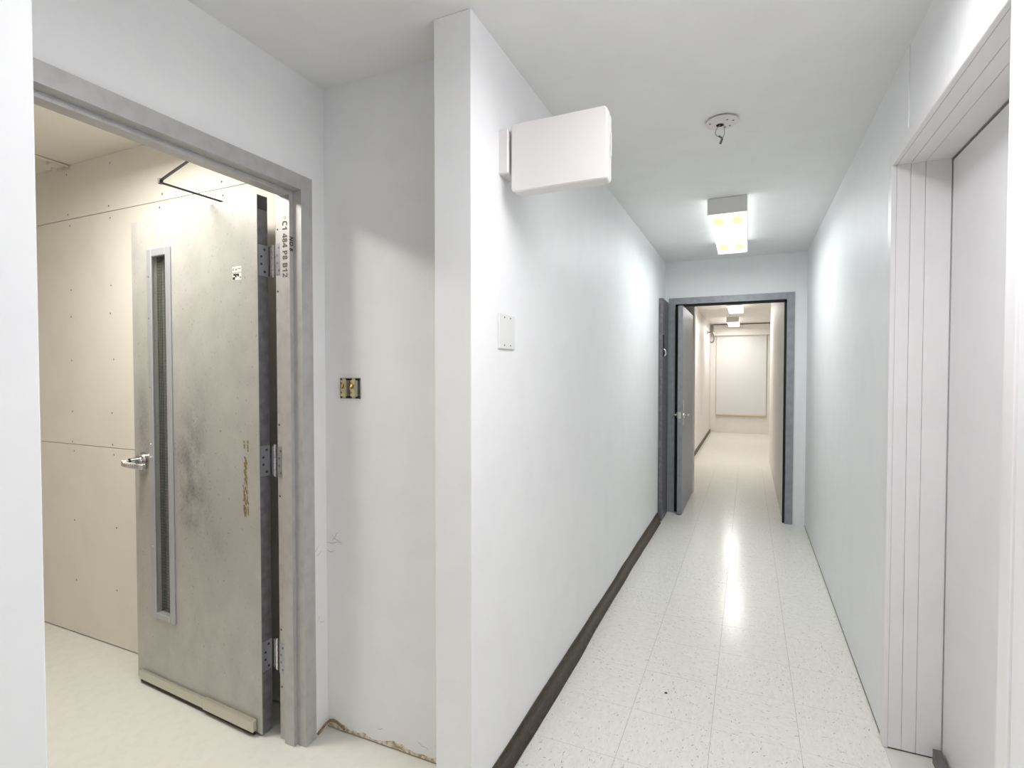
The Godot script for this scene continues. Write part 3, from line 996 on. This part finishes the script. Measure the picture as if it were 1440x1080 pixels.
	lathe(st, Transform3D.IDENTITY, [Vector2(0.0, -0.0005), Vector2(0.057, -0.0005), Vector2(0.057, -0.0025), Vector2(0, -0.0025)], 40)
	obj("gap_disc", st, M.dull_steel, k)  # added grey disc standing for the shadow gap above the plate
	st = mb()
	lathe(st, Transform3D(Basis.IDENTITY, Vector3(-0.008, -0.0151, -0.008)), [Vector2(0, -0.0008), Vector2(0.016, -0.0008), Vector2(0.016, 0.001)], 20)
	obj("wire_hole_disc", st, M.hole_shade, kp)  # flat black disc, painting the dark of the hole onto the plate
	for q in [[0.045, 0.018], [-0.047, 0.02], [0.03, -0.03], [0.012, -0.035], [0.022, 0.034]]:
		st = mb()
		lathe(st, Transform3D(Basis.IDENTITY, Vector3(q[0], -0.0152, q[1])), [Vector2(0, -0.0015), Vector2(0.004, -0.0012), Vector2(0.0045, 0.0)], 12)
		obj("screw", st, M.dull_steel, kp)
	st = mb()
	tube(st, curve([Vector3(-0.004, -0.012, -0.006), Vector3(-0.018, -0.028, 0.0), Vector3(-0.026, -0.050, 0.004), Vector3(-0.018, -0.066, 0.004), Vector3(0.0, -0.072, 0.004)], 6), 0.0016, 6)
	obj("wire", st, M.grey_wire, k)
	st = mb()
	tube(st, curve([Vector3(0.006, -0.012, -0.006), Vector3(0.009, -0.035, 0.002), Vector3(0.010, -0.060, 0.004), Vector3(0.004, -0.078, 0.004)], 6), 0.0016, 6)
	obj("wire", st, M.grey_wire, k)
	st = mb()
	cbox(st, Transform3D(Basis(Vector3(0, 0, 1), 0.9), Vector3(-0.006, -0.071, 0.004)), Vector3(0.007, 0.018, 0.006), 0.001)
	cbox(st, Transform3D(Basis(Vector3(0, 0, 1), -0.35), Vector3(-0.002, -0.090, 0.004)), Vector3(0.009, 0.024, 0.006), 0.001)
	obj("connector", st, M.dull_steel, k)
	# cable run and clamp on the room ceiling
	var c := thing("ceiling_cable", "white cable with small clamp crossing the drywall room ceiling", "cable", Transform3D(Basis.IDENTITY, V(-3.26, H, 1.60)))
	st = mb()
	tube(st, curve([Vector3(0.0, -0.008, -0.015), Vector3(0.005, -0.007, 0.10), Vector3(0.02, -0.006, 0.3), Vector3(0.05, -0.006, 0.7)], 6), 0.007, 8)
	obj("cable", st, M.cable_white, c)
	st = mb()
	cbox(st, Transform3D(Basis.IDENTITY, Vector3(-0.035, -0.010, 0.03)), Vector3(0.06, 0.018, 0.05), 0.003)
	cbox(st, Transform3D(Basis.IDENTITY, Vector3(-0.06, -0.020, 0.02)), Vector3(0.022, 0.03, 0.022), 0.003)
	obj("clamp", st, M.cable_white, c)
	# bumper behind the steel door, seen through the glass
	var w := thing("wall_bumper", "small white rubber bumper on drywall behind the steel door", "door stop", Transform3D(Basis.IDENTITY, V(-2.474, 0.558, 1.618)))
	st = mb()
	lathe(st, spinxf(Vector3.ZERO, Vector3(0, 0, 1)), [Vector2(0, 0), Vector2(0.026, 0), Vector2(0.024, 0.012), Vector2(0.015, 0.02), Vector2(0, 0.021)], 20)
	obj("rubber", st, M.white_plastic, w)
	st = mb()
	lathe(st, spinxf(Vector3(0, 0, 0.0205), Vector3(0, 0, 1)), [Vector2(0.004, 0), Vector2(0.003, 0.001), Vector2(0, 0.001)], 10)
	obj("screw", st, M.dull_steel, w)
	# chip of dirt on the tiles
	st = mb()
	var pts := PackedVector2Array([Vector2(-0.006, -0.003), Vector2(0.001, -0.005), Vector2(0.007, 0.0), Vector2(0.003, 0.005), Vector2(-0.004, 0.003)])
	prism(st, Transform3D(Basis(Vector3(1, 0, 0), -PI / 2), V(-0.316, 0.0, 2.356)), pts, 0.003, 0.001)
	tag(obj("dirt_chip", st, M.dark_chip), "tiny dark chip lying on the corridor floor tiles", "debris")

# ---------------------------------------------------------------- white door on the right
func build_right_door() -> void:
	var f := group_struct("trim_2")
	var d0 := 1.384
	var d1 := 2.344
	var y1 := 2.1487
	# face strips, then the three boards of the reveal with fine joints between them
	var st := mb()
	bx(st, XR - 0.006, XR + 0.01, 0, y1 + 0.05, d1, d1 + 0.05, 0.002)
	obj("casing", st, M.trim_paint, f)
	st = mb()
	bx(st, XR - 0.006, XR + 0.01, 0, y1 + 0.05, d0 - 0.05, d0, 0.002)
	obj("casing", st, M.trim_paint, f)
	st = mb()
	bx(st, XR - 0.006, XR + 0.01, y1, y1 + 0.05, d0, d1, 0.002)
	obj("casing", st, M.trim_paint, f)
	for q in [[XR + 0.0102, 0.5265], [0.5275, 0.570], [0.571, 0.6457]]:
		st = mb()
		bx(st, q[0], q[1], 0.005, y1 + 0.05, d1, d1 + 0.05, 0.0008)
		obj("jamb_board", st, M.trim_paint, f)
		st = mb()
		bx(st, q[0], q[1], 0.0, y1 + 0.05, d0 - 0.05, d0, 0.0008)
		obj("jamb_board", st, M.trim_paint, f)
		st = mb()
		bx(st, q[0], q[1], y1, y1 + 0.05, d0, d1, 0.0008)
		obj("head_board", st, M.trim_paint, f)
	st = mb()
	bx(st, XR, 0.64, 0, 0.005, d1 + 0.035, d1 + 0.05)
	obj("sole_plate", st, M.concrete, f)
	st = mb()
	bx(st, 0.645, 0.75, 0, y1 + 0.05, d1 + 0.008, d1 + 0.06)
	bx(st, 0.645, 0.75, 0, y1 + 0.05, d0 - 0.06, d0 - 0.004)
	bx(st, 0.645, 0.75, y1 + 0.008, y1 + 0.06, d0 - 0.06, d1 + 0.06)
	bx(st, 0.70, 0.75, 0, y1 + 0.05, d0 - 0.02, d1 + 0.02)
	obj("rabbet", st, M.trim_paint, f)
	var t := thing("white_door", "flat white painted door closed in a deep white doorway", "door", Transform3D(Basis.IDENTITY, V(0.648, 0.012, d1 + 0.002)))
	st = mb()
	cbox(st, Transform3D(Basis.IDENTITY, Vector3(0.0225, 1.066, 0.482)), Vector3(0.045, 2.128, 0.954), 0.002)
	obj("slab", st, M.trim_paint, t)
	for y in [0.25, 1.05, 1.85]:
		st = mb()
		lathe(st, Transform3D(Basis.IDENTITY, Vector3(-0.004, y, 0.955)), [Vector2(0, -0.05), Vector2(0.006, -0.05), Vector2(0.006, 0.05), Vector2(0, 0.05)], 12)
		obj("hinge_barrel", st, M.trim_paint, t)
	# worn steel wedge on the floor of the reveal
	st = mb()
	var poly := PackedVector2Array([Vector2(0, 0), Vector2(0.15, 0), Vector2(0.15, 0.006), Vector2(0.0, 0.052)])
	prism(st, Transform3D(Basis(Vector3(0, 0, 1), Vector3(0, 1, 0), Vector3(-1, 0, 0)), V(0.640, 0.0, 2.318)), poly, 0.026)
	tag(obj("door_wedge", st, M.dull_steel), "dull grey metal wedge at the foot of the white door", "door wedge")

# ---------------------------------------------------------------- far doorway and beyond
func build_far() -> void:
	var f := group_struct("trim_3")
	var x0 := -0.666
	var x1 := 0.315
	var y1 := 2.062
	var prof := frame_profile(0.0, 0.165, 0.05, 0.115, 0.016, 0.062)
	var dface := DF - 0.010
	var st := mb()
	prism(st, Transform3D(Basis(Vector3(1, 0, 0), Vector3(0, 0, -1), Vector3(0, 1, 0)), V(x1, 0, dface)), prof, y1 + 0.062)
	obj("jamb", st, M.far_steel, f)
	st = mb()
	prism(st, Transform3D(Basis(Vector3(-1, 0, 0), Vector3(0, 0, -1), Vector3(0, 1, 0)), V(x0, 0, dface)), prof, y1 + 0.062)
	obj("jamb", st, M.far_steel, f)
	st = mb()
	prism(st, Transform3D(Basis(Vector3(0, 1, 0), Vector3(0, 0, -1), Vector3(1, 0, 0)), V(x0, y1, dface + 0.0002)), prof, x1 - x0)
	obj("head", st, M.far_steel, f)
	for q in [[x0, x0 + 0.022, 0.0, y1], [x1 - 0.020, x1, 0.0, y1], [x0, x1, y1 - 0.022, y1]]:
		st = mb()
		bx(st, q[0], q[1], q[2], q[3], dface + 0.030, dface + 0.0499, 0.002)
		obj("rubber_seal", st, M.black_rubber, f)
	# white lining behind the frame
	st = mb()
	bx(st, 0.302, 0.34, 0, 2.05, DF + 0.14, DF + 0.30)
	obj("reveal", st, M.hall_paint, f)
	# narrow dark leaf folded back against the corridor's left wall
	var n := thing("narrow_door_leaf", "narrow dark grey door leaf folded back against corridor wall beside far doorway", "door", Transform3D(Basis.IDENTITY, V(XL, 0.01, 5.43)))
	st = mb()
	cbox(st, Transform3D(Basis.IDENTITY, Vector3(0.020, 1.035, 0.195)), Vector3(0.034, 2.07, 0.37), 0.003)
	obj("slab", st, M.door_edge, n)
	st = mb()
	cbox(st, Transform3D(Basis.IDENTITY, Vector3(0.041, 1.63, 0.36)), Vector3(0.012, 0.20, 0.035), 0.003)
	var hb := obj("bolt_plate", st, M.black_rubber, n)
	st = mb()
	tube(st, curve([Vector3(0.045, 1.60, 0.37), Vector3(0.062, 1.58, 0.372), Vector3(0.064, 1.55, 0.372), Vector3(0.050, 1.535, 0.372)], 5), 0.007, 8)
	obj("bolt_handle", st, M.chrome, hb)
	# second doorway a step further in, with its leaf turned edge-on towards the corridor
	var f2 := group_struct("trim_4")
	st = mb()
	bx(st, -0.81, -0.575, 0, H, 6.45, 6.57)
	bx(st, -0.81, 0.302, 2.36, H, 6.45, 6.57)
	obj("wall_nib", st, M.hall_paint, f2)
	st = mb()
	bx(st, -0.640, -0.575, 0, 2.10, 6.438, 6.58, 0.003)
	obj("casing", st, M.hall_paint, f2)
	var t := thing("far_door", "grey door standing edge on just inside the far doorway", "door", Transform3D(Basis.IDENTITY, V(-0.607, 0.01, 5.37)))
	st = mb()
	cbox(st, Transform3D(Basis.IDENTITY, Vector3(0, 1.015, -0.515)), Vector3(0.046, 2.03, 1.03), 0.002)
	obj("slab", st, M.far_steel, t)
	st = mb()
	cbox(st, Transform3D(Basis.IDENTITY, Vector3(-0.002, 0.965, 0.0006)), Vector3(0.030, 0.062, 0.0022))
	obj("latch_plate", st, M.aluminium, t)
	st = mb()
	cbox(st, Transform3D(Basis.IDENTITY, Vector3(0.0255, 0.99, -0.055)), Vector3(0.006, 0.25, 0.06), 0.002)
	obj("escutcheon", st, M.aluminium, t)
	for s in [-1.0, 1.0]:
		st = mb()
		lathe(st, spinxf(Vector3(s * 0.022, 0.965, -0.06), Vector3(s, 0, 0)), [Vector2(0.034, 0), Vector2(0.032, 0.014), Vector2(0.012, 0.016), Vector2(0.011, 0.05), Vector2(0, 0.052)], 18)
		var ro := obj("rose", st, M.chrome, t)
		st = mb()
		cbox(st, Transform3D(Basis.IDENTITY, Vector3(s * 0.066, 0.965, -0.105)), Vector3(0.014, 0.02, 0.12), 0.004)
		obj("lever", st, M.chrome, ro)
	# white panel on the end wall, its head box and foot rail
	var p := thing("white_wall_panel", "large white panel hung on the end wall of the hall", "panel", Transform3D(Basis.IDENTITY, V(-0.16, 0.40, 13.1)))
	st = mb()
	cbox(st, Transform3D(Basis.IDENTITY, Vector3(0, 0.92, 0.02)), Vector3(1.04, 1.80, 0.03), 0.003)
	obj("panel", st, M.plate_plastic, p)
	st = mb()
	cbox(st, Transform3D(Basis.IDENTITY, Vector3(0, 0.01, 0.028)), Vector3(1.04, 0.03, 0.05), 0.006)
	obj("foot_rail", st, M.ivory_plastic, p)
	st = mb()
	cbox(st, Transform3D(Basis.IDENTITY, Vector3(0.02, 1.94, 0.07)), Vector3(1.20, 0.24, 0.14), 0.006)
	obj("head_box", st, M.hall_paint, p)
	# small wall fittings in the hall
	var h := thing("wall_hook", "dark ring shaped hook on the hall wall near ceiling", "hook", Transform3D(Basis.IDENTITY, V(-0.81, 2.13, 12.0)))
	st = mb()
	tube(st, curve([Vector3(0, 0.10, 0), Vector3(0.10, 0.11, 0), Vector3(0.13, 0.06, 0), Vector3(0.13, -0.06, 0), Vector3(0.10, -0.11, 0), Vector3(0.06, -0.10, 0)], 5), 0.014, 8)
	obj("ring", st, M.dull_steel, h)
	st = mb()
	cbox(st, Transform3D(Basis.IDENTITY, Vector3(0.006, 0.10, 0)), Vector3(0.012, 0.08, 0.06), 0.003)
	obj("back_plate", st, M.dull_steel, h)


func _ready() -> void:
	setup_view()
	build_materials()
	build_lights()
	build_shell()
	build_baseboard()
	build_door_frame()
	build_right_door()
	build_steel_door()
	build_far()
	build_fittings()
